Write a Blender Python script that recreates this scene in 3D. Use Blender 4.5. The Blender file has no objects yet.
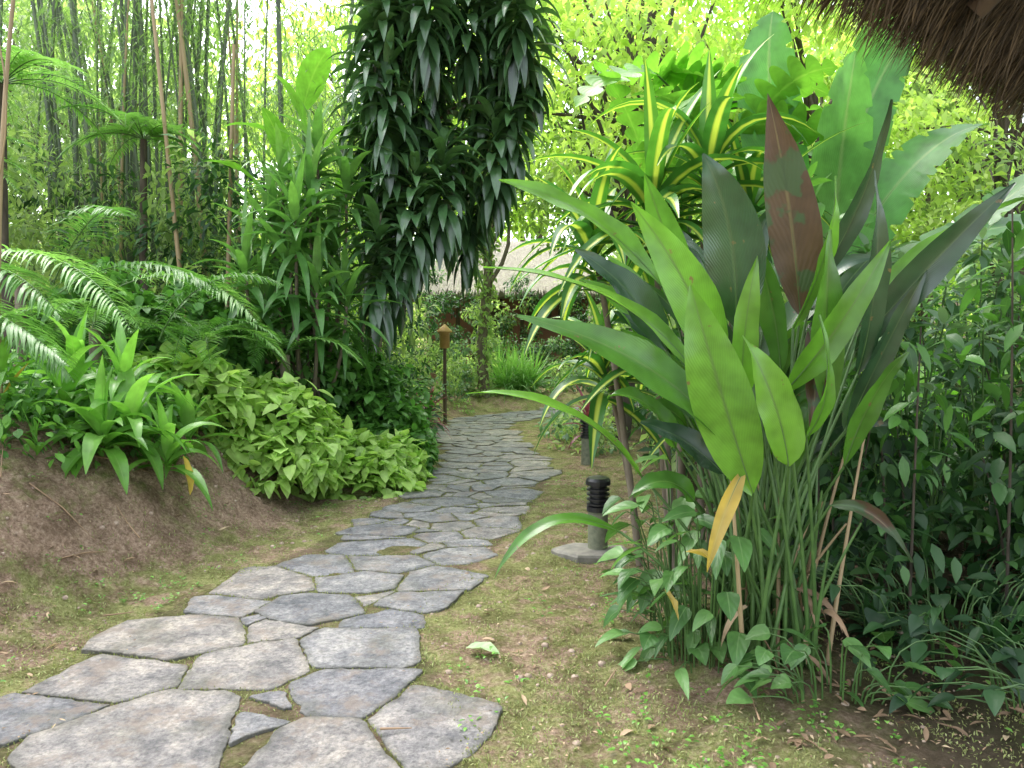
import bpy, math, random
import numpy as np
from mathutils import Vector
rng = np.random.default_rng(11); random.seed(5)
scene = bpy.context.scene

# ------------------------------------------------------------------ helpers
def nrm(a):
    return a / np.maximum(np.linalg.norm(a, axis=-1, keepdims=True), 1e-9)
def U(a, b, n=None): return rng.uniform(a, b, n)
def smooth(a, b, x):
    t = np.clip((x - a) / (b - a), 0, 1); return t * t * (3 - 2 * t)
_S = np.random.default_rng(3)
_ang = _S.uniform(0, 6.28, 14); _ph = _S.uniform(0, 6.28, 14); _fr = _S.uniform(.6, 1.8, 14)
def wob(x, y, f, s=0):
    r = 0
    for k in range(7):
        a = _ang[(k + s) % 14]; r = r + np.sin((x * math.cos(a) + y * math.sin(a)) * f * _fr[(k + s) % 14] * 6.28 + _ph[(k * 3 + s) % 14])
    return r / 4.0

class MB:
    def __init__(s): s.V = []; s.F = []; s.A = []; s.M = []; s.n = 0
    def add(s, v, f, a, mat=0):
        v = np.asarray(v, float).reshape(-1, 3); f = np.asarray(f, int).reshape(-1, 4)
        s.V.append(v); s.F.append(f + s.n); s.A.append(np.asarray(a, float).reshape(-1, 3)); s.M.append(np.full(len(f), mat)); s.n += len(v)
    def build(s, name, mats, smoothf=True, parent=None):
        V = np.concatenate(s.V); F = np.concatenate(s.F); A = np.concatenate(s.A); M = np.concatenate(s.M)
        me = bpy.data.meshes.new(name)
        me.vertices.add(len(V)); me.vertices.foreach_set("co", V.astype(np.float32).ravel())
        me.loops.add(len(F) * 4); me.loops.foreach_set("vertex_index", F.astype(np.int32).ravel())
        me.polygons.add(len(F)); me.polygons.foreach_set("loop_start", (np.arange(len(F)) * 4).astype(np.int32))
        for m in mats: me.materials.append(m)
        me.polygons.foreach_set("material_index", M.astype(np.int32))
        me.polygons.foreach_set("use_smooth", np.full(len(F), smoothf))
        me.update(calc_edges=True)
        at = me.attributes.new("lp", 'FLOAT_VECTOR', 'POINT'); at.data.foreach_set("vector", A.astype(np.float32).ravel())
        ob = bpy.data.objects.new(name, me); scene.collection.objects.link(ob)
        if parent: ob.parent = parent
        return ob

# leaf outlines
def P_lance(t): return max(.04, math.sin(math.pi * t ** .75) ** .85)
def P_ell(t): return max(.05, math.sin(math.pi * min(t, 1)) ** .7)
def P_strap(t): return max(.04, min(1, .45 + t * 2.2) * (1 - t ** 2.6))
def P_heart(t): return max(.03, (math.sin(math.pi * t ** .5)) ** .8) if t > 0 else .35
def P_small(t): return [.15, 1, .08][int(round(t * 2))]
def P_lobe(t):
    e = math.sin(math.pi * t ** .7) ** .6 if 0 < t < 1 else 0.05
    return max(.05, e * (.2 + .8 * abs(math.sin(t * math.pi * 7)) ** .7))
def P_paddle(t): return max(.05, min(1, (t * 7) ** .5) * (1 - t ** 5) ** .5)

def leaves(mb, base, d, L, W, droop=.5, prof=P_lance, seg=5, cross=3, fold=.2, roll=0., rnd=None, wave=0., mat=0, curl=0.):
    base = np.asarray(base, float).reshape(-1, 3); N = len(base)
    d = nrm(np.broadcast_to(np.asarray(d, float), (N, 3)).copy())
    L = np.broadcast_to(L, (N,)); W = np.broadcast_to(W, (N,)); droop = np.broadcast_to(droop, (N,)); roll = np.broadcast_to(roll, (N,))
    if rnd is None: rnd = U(0, 1, N)
    rnd = np.broadcast_to(rnd, (N,))
    side = np.cross(d, [0, 0, 1.]); bad = np.linalg.norm(side, axis=1) < 1e-3; side[bad] = [1, 0, 0]; side = nrm(side)
    nor = np.cross(side, d)
    side = side * np.cos(roll)[:, None] + nor * np.sin(roll)[:, None]
    p = base.copy(); cs = np.linspace(-1, 1, cross)
    out = np.empty((N, seg + 1, cross, 3)); at = np.empty((N, seg + 1, cross, 3))
    ph = U(0, 6.28, N); down = np.array([0, 0, -1.])
    for i in range(seg + 1):
        t = i / seg; w = (W * prof(t))[:, None]
        side = nrm(side - d * (side * d).sum(1, keepdims=True)); nor = nrm(np.cross(side, d))
        for j, c in enumerate(cs):
            wv = wave * np.sin(t * 14 + ph + (2 if c > 0 else 0))[:, None] * abs(c)
            out[:, i, j] = p + side * (c * w / 2) + nor * (abs(c) ** 1.3 * fold * w / 2 + wv * w * .5)
            at[:, i, j, 0] = c; at[:, i, j, 1] = t; at[:, i, j, 2] = rnd
        p = p + d * (L / seg)[:, None]
        d = nrm(d + down * (droop / seg)[:, None] + side * (curl / seg))
    idx = np.arange(N * (seg + 1) * cross).reshape(N, seg + 1, cross)
    f = np.stack([idx[:, :-1, :-1], idx[:, :-1, 1:], idx[:, 1:, 1:], idx[:, 1:, :-1]], -1).reshape(-1, 4)
    mb.add(out, f, at, mat)

def tube(mb, pts, rad, sides=6, mat=0, rnd=.5):
    pts = np.asarray(pts, float); K = len(pts); rad = np.broadcast_to(rad, (K,))
    tg = nrm(np.gradient(pts, axis=0)); ref = np.array([0, 1, 0.]) if abs(tg[0][2]) > .8 else np.array([0, 0, 1.])
    a = nrm(np.cross(tg, ref)); b = np.cross(tg, a); an = np.arange(sides) * 2 * math.pi / sides
    v = pts[:, None] + (a[:, None] * np.cos(an)[None, :, None] + b[:, None] * np.sin(an)[None, :, None]) * rad[:, None, None]
    at = np.zeros((K, sides, 3)); at[..., 1] = np.linspace(0, 1, K)[:, None]; at[..., 2] = rnd
    idx = np.arange(K * sides).reshape(K, sides); nx = np.roll(idx, -1, axis=1)
    f = np.stack([idx[:-1], nx[:-1], nx[1:], idx[1:]], -1).reshape(-1, 4)
    mb.add(v, f, at, mat)

def bez(a, b, c, n=8):
    a, b, c = map(lambda q: np.asarray(q, float), (a, b, c)); t = np.linspace(0, 1, n)[:, None]
    return a * (1 - t) ** 2 + 2 * b * t * (1 - t) + c * t * t

def sph(N):
    v = rng.normal(size=(N, 3)); return nrm(v)

def rosette(mb, pos, n, L, W, hs=.2, e0=75, e1=-10, droop=1.2, prof=P_strap, seg=7, fold=.3, mat=0, axis=(0, 0, 1), lo=0., hi=1., cross=3):
    k = np.arange(n); t = k / max(n - 1, 1); az = k * 2.399 + U(0, 6) + U(-.3, .3, n); el = np.radians(e0 + (e1 - e0) * t + U(-14, 14, n))
    d = np.stack([np.cos(el) * np.cos(az), np.cos(el) * np.sin(az), np.sin(el)], 1)
    ax = nrm(np.asarray(axis, float)); d = nrm(d + (ax - [0, 0, 1]) * .6)
    base = np.asarray(pos, float) - ax * (t * hs)[:, None] + d * .015
    leaves(mb, base, d, L * U(.7, 1.12, n), W * U(.75, 1.15, n), droop * U(.5, 1.5, n), prof, seg, cross, fold, roll=U(-.35, .35, n), rnd=lo + (hi - lo) * np.clip((1 - t) * .6 + U(0, .4, n), 0, 1), mat=mat)

def clump(mb, c, r, n, L, W, droop=.6, rlo=.4, lo=0., hi=1., prof=P_small, seg=2, cross=3, outward=.6, down=.3, mat=0, fold=.25):
    u = sph(n); c = np.asarray(c, float); r = np.asarray(r, float)
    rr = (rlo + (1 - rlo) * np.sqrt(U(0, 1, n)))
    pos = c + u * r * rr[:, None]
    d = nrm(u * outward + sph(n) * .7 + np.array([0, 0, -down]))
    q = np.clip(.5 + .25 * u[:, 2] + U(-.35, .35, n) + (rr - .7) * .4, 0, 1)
    leaves(mb, pos, d, L * U(.6, 1.25, n), W * U(.7, 1.2, n), droop, prof, seg, cross, fold, roll=U(-.8, .8, n), rnd=lo + (hi - lo) * q, mat=mat)

def frond(mb, base, d, L, droop, nl=34, ll=.3, lw=.03, mat=0, smat=1, rr=.008, vee=.25, lo=0., hi=1., ldroop=.5, prof=P_strap, start=.12, curl=0.):
    d = nrm(np.asarray(d, float)); p = np.asarray(base, float); K = 16; pts = [p]; ds = [d]
    sd = nrm(np.cross(d, [0, 0, 1.]))
    for i in range(K):
        p = p + d * L / K; d = nrm(d + np.array([0, 0, -1.]) * droop / K + sd * curl / K); pts.append(p); ds.append(d)
    pts = np.array(pts); ds = np.array(ds)
    tube(mb, pts, np.linspace(rr, rr * .3, K + 1), 5, smat)
    t = np.linspace(start, .99, nl); f = t * K; i0 = np.minimum(f.astype(int), K - 1); fr = (f - i0)[:, None]
    pp = pts[i0] * (1 - fr) + pts[i0 + 1] * fr; dd = nrm(ds[i0] * (1 - fr) + ds[i0 + 1] * fr)
    side = nrm(np.cross(dd, [0, 0, 1.])); nor = np.cross(side, dd)
    lens = ll * (np.sin(np.pi * np.clip(t * .9 + .12, 0, 1)) ** .6 + .05)
    q = U(0, 1)
    for s in (-1, 1):
        ld = nrm(side * s + dd * (.35 + .5 * t[:, None]) + nor * vee + rng.normal(size=(nl, 3)) * .09)
        leaves(mb, pp, ld, lens * U(.85, 1.1, nl), lw * (.6 + .4 * lens / ll), ldroop, prof, 4, 3, .25, rnd=lo + (hi - lo) * np.clip(q * .7 + U(0, .3, nl), 0, 1), mat=mat)

# ------------------------------------------------------------------ materials
def newmat(name):
    m = bpy.data.materials.new(name); m.use_nodes = True; nt = m.node_tree
    return m, nt, nt.nodes, nt.links, nt.nodes["Principled BSDF"]
def ramp(N, cols, pos=None):
    r = N.new("ShaderNodeValToRGB"); e = r.color_ramp.elements
    n = len(cols); pos = pos or [i / (n - 1) for i in range(n)]
    while len(e) < n: e.new(.5)
    for i in range(n): e[i].position = pos[i]; e[i].color = (*cols[i], 1)
    return r
def mth(N, Lk, op, a, b=None, c=None):
    m = N.new("ShaderNodeMath"); m.operation = op
    for i, v in enumerate((a, b, c)):
        if v is None: continue
        if isinstance(v, (int, float)): m.inputs[i].default_value = v
        else: Lk.new(v, m.inputs[i])
    return m.outputs[0]
def mix(N, Lk, f, a, b, blend='MIX'):
    m = N.new("ShaderNodeMix"); m.data_type = 'RGBA'; m.blend_type = blend
    for s, v in ((0, f), (6, a), (7, b)):
        if isinstance(v, (int, float)): m.inputs[s].default_value = v
        elif isinstance(v, tuple): m.inputs[s].default_value = (*v, 1)
        else: Lk.new(v, m.inputs[s])
    return m.outputs[2]
def noise(N, Lk, scale, detail=4, rough=.55, vec=None):
    n = N.new("ShaderNodeTexNoise"); n.inputs["Scale"].default_value = scale; n.inputs["Detail"].default_value = detail; n.inputs["Roughness"].default_value = rough
    if vec is None:
        g = N.new("ShaderNodeNewGeometry"); vec = g.outputs["Position"]
    Lk.new(vec, n.inputs["Vector"]); return n.outputs[0]

def leaf_mat(name, cols, rough=.42, trans=.3, rib=(.16, .26, .06), vein=0., stripe=None, blotch=None, spec=.5, tint=1.45, far=False):
    m, nt, N, Lk, bs = newmat(name)
    a = N.new("ShaderNodeAttribute"); a.attribute_name = "lp"; s = N.new("ShaderNodeSeparateXYZ"); Lk.new(a.outputs["Vector"], s.inputs[0])
    X, Y, R = s.outputs
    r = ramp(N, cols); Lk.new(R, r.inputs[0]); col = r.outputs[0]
    ax = None
    if not far:
        n1 = noise(N, Lk, 9, 2)
        f = mth(N, Lk, 'MULTIPLY_ADD', n1, 1.1, .45)
        cm = N.new("ShaderNodeCombineColor"); [Lk.new(f, cm.inputs[i]) for i in range(3)]
        col = mix(N, Lk, 1., col, cm.outputs[0], 'MULTIPLY')
    if stripe or rib or vein: ax = mth(N, Lk, 'ABSOLUTE', X)
    if stripe:
        sm = N.new("ShaderNodeMapRange"); Lk.new(ax, sm.inputs[0]); sm.inputs[1].default_value = stripe[1]; sm.inputs[2].default_value = stripe[1] + .2; sm.inputs[3].default_value = .95; sm.inputs[4].default_value = 0
        col = mix(N, Lk, sm.outputs[0], col, stripe[0])
    hgt = None
    if rib and not far:
        sm = N.new("ShaderNodeMapRange"); Lk.new(ax, sm.inputs[0]); sm.inputs[1].default_value = .02; sm.inputs[2].default_value = .09; sm.inputs[3].default_value = .7; sm.inputs[4].default_value = 0
        col = mix(N, Lk, sm.outputs[0], col, rib)
    if vein:
        k = mth(N, Lk, 'MULTIPLY_ADD', ax, -vein * .35, 0.)
        ph = mth(N, Lk, 'MULTIPLY_ADD', Y, vein, k); ph = mth(N, Lk, 'MULTIPLY_ADD', noise(N, Lk, 12, 2), 9., ph); sn = mth(N, Lk, 'SINE', ph)
        g = mth(N, Lk, 'MULTIPLY_ADD', sn, .035, .98)
        c2 = N.new("ShaderNodeCombineColor"); [Lk.new(g, c2.inputs[i]) for i in range(3)]
        col = mix(N, Lk, 1., col, c2.outputs[0], 'MULTIPLY'); hgt = sn
    if blotch:
        nb = noise(N, Lk, blotch[1], 3); br = ramp(N, [(0, 0, 0), (1, 1, 1)], [blotch[2], blotch[2] + .05]); Lk.new(nb, br.inputs[0])
        col = mix(N, Lk, br.outputs[0], col, blotch[0])
    Lk.new(col, bs.inputs["Base Color"]); bs.inputs["Roughness"].default_value = rough; bs.inputs["Specular IOR Level"].default_value = spec
    if not far:
        bp = N.new("ShaderNodeBump"); bp.inputs["Strength"].default_value = .12 if vein else .25; bp.inputs["Distance"].default_value = .005
        Lk.new(hgt if hgt is not None else noise(N, Lk, 30, 2), bp.inputs["Height"]); Lk.new(bp.outputs[0], bs.inputs["Normal"])
    tr = N.new("ShaderNodeBsdfTranslucent"); tc = mix(N, Lk, 1., col, (tint, tint * 1.1, tint * .6), 'MULTIPLY'); Lk.new(tc, tr.inputs[0])
    ms = N.new("ShaderNodeMixShader"); ms.inputs[0].default_value = trans
    Lk.new(bs.outputs[0], ms.inputs[1]); Lk.new(tr.outputs[0], ms.inputs[2]); Lk.new(ms.outputs[0], N["Material Output"].inputs[0])
    return m

def plain(name, c1, c2, sc=20, rough=.8, bump=.4, stretch=None, dist=.01, metallic=0, detail=5):
    m, nt, N, Lk, bs = newmat(name)
    vec = None
    if stretch:
        g = N.new("ShaderNodeNewGeometry"); mp = N.new("ShaderNodeMapping"); mp.inputs["Scale"].default_value = stretch; Lk.new(g.outputs["Position"], mp.inputs[0]); vec = mp.outputs[0]
    n = noise(N, Lk, sc, detail, .6, vec); r = ramp(N, [c1, c2], [.3, .7]); Lk.new(n, r.inputs[0]); Lk.new(r.outputs[0], bs.inputs["Base Color"])
    bs.inputs["Roughness"].default_value = rough; bs.inputs["Metallic"].default_value = metallic
    bp = N.new("ShaderNodeBump"); bp.inputs["Strength"].default_value = bump; bp.inputs["Distance"].default_value = dist; Lk.new(n, bp.inputs["Height"]); Lk.new(bp.outputs[0], bs.inputs["Normal"])
    return m

G_ = leaf_mat
BR = ((.16, .12, .05), 16, .68)
m_ginger = G_("ginger_leaf", [(.025, .065, .02), (.045, .125, .022), (.09, .23, .025), (.16, .35, .04)], .25, .32, (.12, .22, .05), vein=190, spec=.65, blotch=BR)
m_gingerdark = G_("ginger_leaf_dark", [(.02, .05, .028), (.035, .09, .033)], .23, .18, (.07, .13, .05), vein=190, spec=.8, blotch=BR)
m_brownleaf = G_("scorched_leaf", [(.07, .042, .025), (.1, .06, .032)], .5, .15, (.2, .16, .07), vein=90, blotch=((.05, .085, .035), 7, .5))
m_corn = G_("corn_plant_leaf", [(.025, .09, .02), (.05, .17, .03), (.1, .28, .035)], .33, .35, None, stripe=((.5, .58, .1), .17), vein=0)
m_drac = G_("dracaena_leaf", [(.03, .07, .03), (.055, .13, .045), (.1, .21, .07)], .28, .2, (.06, .13, .04), spec=.9)
m_drac2 = G_("strap_leaf", [(.055, .15, .035), (.1, .24, .055), (.17, .34, .08)], .36, .35, (.12, .25, .07))
m_banana = G_("banana_leaf", [(.08, .25, .06), (.14, .35, .09)], .34, .4, (.28, .44, .17), vein=260)
m_philo = G_("philodendron_leaf", [(.09, .24, .03), (.19, .42, .055)], .4, .45, (.24, .44, .08), vein=60)
m_aspi = G_("aspidistra_leaf", [(.075, .2, .03), (.14, .33, .05), (.24, .47, .1)], .36, .38, (.18, .36, .08))
m_palm = G_("palm_leaflet", [(.07, .17, .04), (.13, .29, .07), (.24, .42, .13)], .4, .42, None, far=True)
m_fern = G_("fern_leaflet", [(.08, .18, .045), (.15, .32, .08), (.25, .44, .13)], .5, .45, None, far=True)
m_bamb = G_("bamboo_leaf", [(.09, .16, .07), (.17, .27, .11), (.31, .42, .21)], .5, .48, None, far=True)
m_lime = G_("lime_cover_leaf", [(.15, .28, .05), (.3, .47, .1), (.47, .65, .2)], .42, .38, (.38, .56, .16))
m_dkcov = G_("dark_cover_leaf", [(.04, .12, .025), (.075, .2, .035), (.12, .3, .055)], .4, .3, (.09, .22, .04))
m_far = G_("far_leaf", [(.15, .23, .09), (.26, .37, .13), (.44, .55, .25)], .55, .52, None, far=True)  # paled to put distance haze into the leaf colour
m_farY = G_("far_leaf_bright", [(.28, .4, .1), (.45, .58, .16), (.62, .72, .3)], .55, .55, None, far=True)  # haze painted in as a paler, brighter leaf colour
m_und = G_("understory_leaf", [(.015, .045, .018), (.035, .1, .03), (.08, .19, .05)], .5, .3, None, far=True)
m_syn = G_("syngonium_leaf", [(.045, .12, .03), (.08, .19, .045), (.14, .28, .08)], .4, .3, (.16, .27, .1), vein=25)
m_grey = G_("grey_shrub_leaf", [(.07, .15, .08), (.14, .25, .13), (.26, .37, .23)], .5, .4, (.18, .3, .14), far=True)
m_cord = G_("cordyline_leaf", [(.12, .03, .04), (.3, .06, .11)], .4, .3, (.25, .07, .08))
m_yel = G_("yellow_leaf", [(.42, .3, .07), (.56, .4, .08)], .5, .3, (.5, .4, .1))
m_dry = G_("dry_leaf", [(.14, .09, .05), (.3, .2, .12), (.48, .37, .23)], .8, .1, None)
m_pale = G_("pale_leaf", [(.25, .36, .16), (.33, .45, .23)], .5, .2, (.4, .48, .3), vein=30)
m_grassb = G_("moss_blade", [(.12, .15, .04), (.22, .25, .08), (.36, .39, .17)], .7, .3, None, far=True)
m_stalk = plain("green_stalk", (.045, .1, .025), (.09, .18, .045), 14, .45, .1)
m_bark = plain("bark", (.09, .07, .05), (.24, .2, .15), 12, .9, .7, (1, 1, .25), .02)
m_barkd = plain("dark_bark", (.035, .028, .02), (.11, .09, .065), 12, .9, .7, (1, 1, .25), .02)
m_culm = plain("bamboo_culm", (.04, .06, .035), (.12, .16, .085), 5, .45, .15, (1, 1, .2))
m_culmt = plain("bamboo_culm_tan", (.2, .15, .08), (.38, .28, .15), 5, .6, .15, (1, 1, .2))
m_thatch = plain("thatch_straw", (.03, .02, .012), (.12, .085, .05), 45, .95, .8, None, .02)
m_thatchf = plain("weathered_thatch", (.28, .24, .21), (.46, .41, .36), 14, .95, .8, (1, 1, .3), .03)
m_wood = plain("timber", (.05, .035, .02), (.12, .08, .05), 10, .8, .4, (1, 1, .2))

# ------------------------------------------------------------------ terrain
CY = np.array([-6, 0, 2.6, 3.08, 3.6, 4.0, 4.4, 4.7, 5.05, 5.55, 6.17, 6.94, 7.93, 9.25, 11.1, 12.6, 13.7, 14.7, 15.6, 16.5, 17.4, 60])
CX = np.array([-1.3, -1.1, -1.03, -1.13, -1.27, -1.22, -1.1, -.98, -.86, -.72, -.53, -.4, -.27, -.22, -.5, -.72, -.5, .2, 1.3, 3, 6, 8])
HWY = np.array([-6, 2.6, 3.6, 4.2, 5, 7, 60]); HWV = np.array([.9, .88, .75, .66, .64, .63, .62])
def cxf(y): return np.interp(y, CY, CX)
def hwf(y): return np.interp(y, HWY, HWV)
_cy = np.concatenate([np.linspace(-6, 14, 200), np.linspace(14.02, 17.4, 100)])
cl = np.stack([np.interp(_cy, CY, CX), _cy], 1)
def dpath(x, y):
    x = np.asarray(x, float); y = np.asarray(y, float); sh = x.shape; q = np.stack([x.ravel(), y.ravel()], 1)
    out = np.full(len(q), 99.)
    for i in range(0, 300, 2): out = np.minimum(out, (q[:, 0] - cl[i, 0]) ** 2 + (q[:, 1] - cl[i, 1]) ** 2)
    return np.sqrt(out).reshape(sh)
def H(x, y):
    x = np.asarray(x, float); y = np.asarray(y, float)
    left = cxf(y) - hwf(y) - x
    st = np.interp(y, [2, 3, 5, 7, 10, 14], [.2, .25, .42, .8, .6, .6])
    s = smooth(st, st + 1.3, left)
    h = .92 * s + .1 * np.clip(left - 1.5, 0, 8)
    h = h * (1 - .8 * smooth(13.2, 15, y))
    right = x - cxf(y) - hwf(y)
    h = h + .06 * smooth(.6, 2.5, right)
    off = smooth(-.05, .5, np.maximum(left, right))
    h = h + off * (.02 * wob(x, y, .5) + .014 * wob(x, y, 1.7, 3) + .008 * wob(x, y, 4.5, 5)) + s * (.07 * wob(x, y, .9, 2) + .035 * wob(x, y, 2.6, 6) + .018 * wob(x, y, 6, 8))
    h = h + smooth(26, 60, y) * 7 + smooth(9, 30, np.abs(x)) * 3
    return h
xs = np.concatenate([np.array([-140, -90, -60, -40, -28, -20, -15, -12, -10, -8.5, -7.2, -6.2, -5.5]), np.arange(-5, 4.6, .035), np.array([5, 5.6, 6.4, 7.4, 8.6, 10, 12, 15, 20, 28, 40, 60, 90, 140])])
ys = np.concatenate([np.array([-60, -30, -15, -8, -4, -2, -1, 0, .8, 1.4]), np.arange(1.8, 9, .035), np.arange(9, 20, .2), np.array([20.5, 22, 24, 27, 30, 35, 40, 46, 52, 60, 75, 100, 150, 220])])
X, Y = np.meshgrid(xs, ys, indexing='ij'); Z = H(X, Y); D = dpath(X, Y)
left = cxf(Y) - hwf(Y) - X
bank = smooth(.35, 1.1, left) * (Y < 14)
micro = smooth(.0, .3, D - hwf(Y)); Z = Z + micro * rng.normal(size=Z.shape) * (.004 + .008 * bank)
humus_shade = smooth(.9, 1.7, X - .05 * (Y - 3) + .12 * wob(X, Y, .7, 4)) * (Y > 1)  # dark humus tone, painted in to deepen roof and tree shade
mb = MB(); at = np.stack([np.clip(1 - smooth(.1, .8, np.abs(D - hwf(Y))), 0, 1), bank, np.where(D < hwf(Y) + .02, .55, humus_shade * 1.15)], -1)
idx = np.arange(X.size).reshape(X.shape)
f = np.stack([idx[:-1, :-1], idx[1:, :-1], idx[1:, 1:], idx[:-1, 1:]], -1)
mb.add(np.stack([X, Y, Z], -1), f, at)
m, nt, N, Lk, bs = newmat("soil_and_moss")
a = N.new("ShaderNodeAttribute"); a.attribute_name = "lp"; s = N.new("ShaderNodeSeparateXYZ"); Lk.new(a.outputs["Vector"], s.inputs[0])
n1 = noise(N, Lk, 1.6, 6, .7); n2 = noise(N, Lk, 42, 8, .8); n3 = noise(N, Lk, 8, 5, .65); n5 = noise(N, Lk, 5, 4, .6)
soil = ramp(N, [(.15, .1, .068), (.35, .245, .172), (.53, .4, .3), (.66, .55, .44)], [.33, .5, .62, .75]); Lk.new(n2, soil.inputs[0])
moss = ramp(N, [(.13, .13, .05), (.25, .262, .095), (.4, .41, .19)], [.34, .5, .66]); Lk.new(n2, moss.inputs[0])
v = mth(N, Lk, 'MULTIPLY_ADD', n3, .8, n1); v = mth(N, Lk, 'MULTIPLY_ADD', s.outputs[1], -.14, v); v = mth(N, Lk, 'MULTIPLY_ADD', s.outputs[0], .04, v)
mr = ramp(N, [(0, 0, 0), (.95, .95, .95)], [.8, .98]); Lk.new(v, mr.inputs[0])
gc = mix(N, Lk, mr.outputs[0], soil.outputs[0], moss.outputs[0])
vr = ramp(N, [(.65, .63, .6), (1.2, 1.2, 1.2)], [.35, .62]); Lk.new(n5, vr.inputs[0]); gc = mix(N, Lk, 1., gc, vr.outputs[0], 'MULTIPLY')
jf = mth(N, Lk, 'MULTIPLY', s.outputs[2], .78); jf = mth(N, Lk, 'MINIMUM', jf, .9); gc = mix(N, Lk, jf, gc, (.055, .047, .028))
Lk.new(gc, bs.inputs["Base Color"]); bs.inputs["Roughness"].default_value = .95; bs.inputs["Specular IOR Level"].default_value = .1
bp = N.new("ShaderNodeBump"); bp.inputs["Strength"].default_value = 1.; bp.inputs["Distance"].default_value = .04; Lk.new(n2, bp.inputs["Height"]); Lk.new(bp.outputs[0], bs.inputs["Normal"])
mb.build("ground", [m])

# ------------------------------------------------------------------ stone path (power-diagram flagstones)
seeds = [(-1.95, 2.88, .2), (-1.30, 2.72, .42), (-1.72, 3.22, .3), (-1.69, 3.64, .36), (-1.17, 3.33, .33), (-.74, 3.08, .3), (-.70, 2.62, .28), (-.33, 2.84, .28), (-.80, 3.52, .33), (-1.16, 3.72, .22),
         (-1.12, 4.08, .33), (-.68, 3.83, .22), (-1.58, 4.06, .25), (-1.50, 4.46, .33), (-.96, 4.46, .3), (-.54, 4.17, .2), (-1.26, 4.78, .26), (-.88, 4.86, .24), (-.48, 4.53, .24), (-.98, 3.02, .05), (-1.38, 3.88, .06), (-1.02, 2.75, .1), (-.86, 4.22, .1)]
def tryadd(lst, p, r, asp=1.25):
    for q in lst:
        if (p[0] - q[0]) ** 2 + ((p[1] - q[1]) * asp) ** 2 < (r * .5 + q[2] * .75) ** 2: return False
    lst.append((p[0], p[1], r * .5)); return True
real = list(seeds)
for _ in range(12000):
    y = random.uniform(-2, 2.35) if random.random() < .12 else random.uniform(4.95, 17.6)
    x = random.uniform(-2.4, 7)
    dd = float(dpath(np.array([x]), np.array([y]))[0])
    if dd < hwf(y) - .12: tryadd(real, (x, y), random.choice([.12, .25, .35, .5, .6]), 1.35)
allp = list(real)
for _ in range(12000):
    y = random.uniform(-2.5, 18.5); x = random.uniform(-3, 7.5)
    dd = float(dpath(np.array([x]), np.array([y]))[0])
    if hwf(y) + .08 < dd < hwf(y) + .75: tryadd(allp, (x, y), random.choice([.2, .4]), 1.2)
def clip(poly, nx, ny, c):
    out = []
    for i in range(len(poly)):
        p = poly[i]; q = poly[(i + 1) % len(poly)]; a = p[0] * nx + p[1] * ny - c; b = q[0] * nx + q[1] * ny - c
        if a <= 0: out.append(p)
        if a * b < 0: t = a / (a - b); out.append((p[0] + (q[0] - p[0]) * t, p[1] + (q[1] - p[1]) * t))
    return out
SV = []; SF = []; SA = []; SMO = []; joints = []
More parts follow.
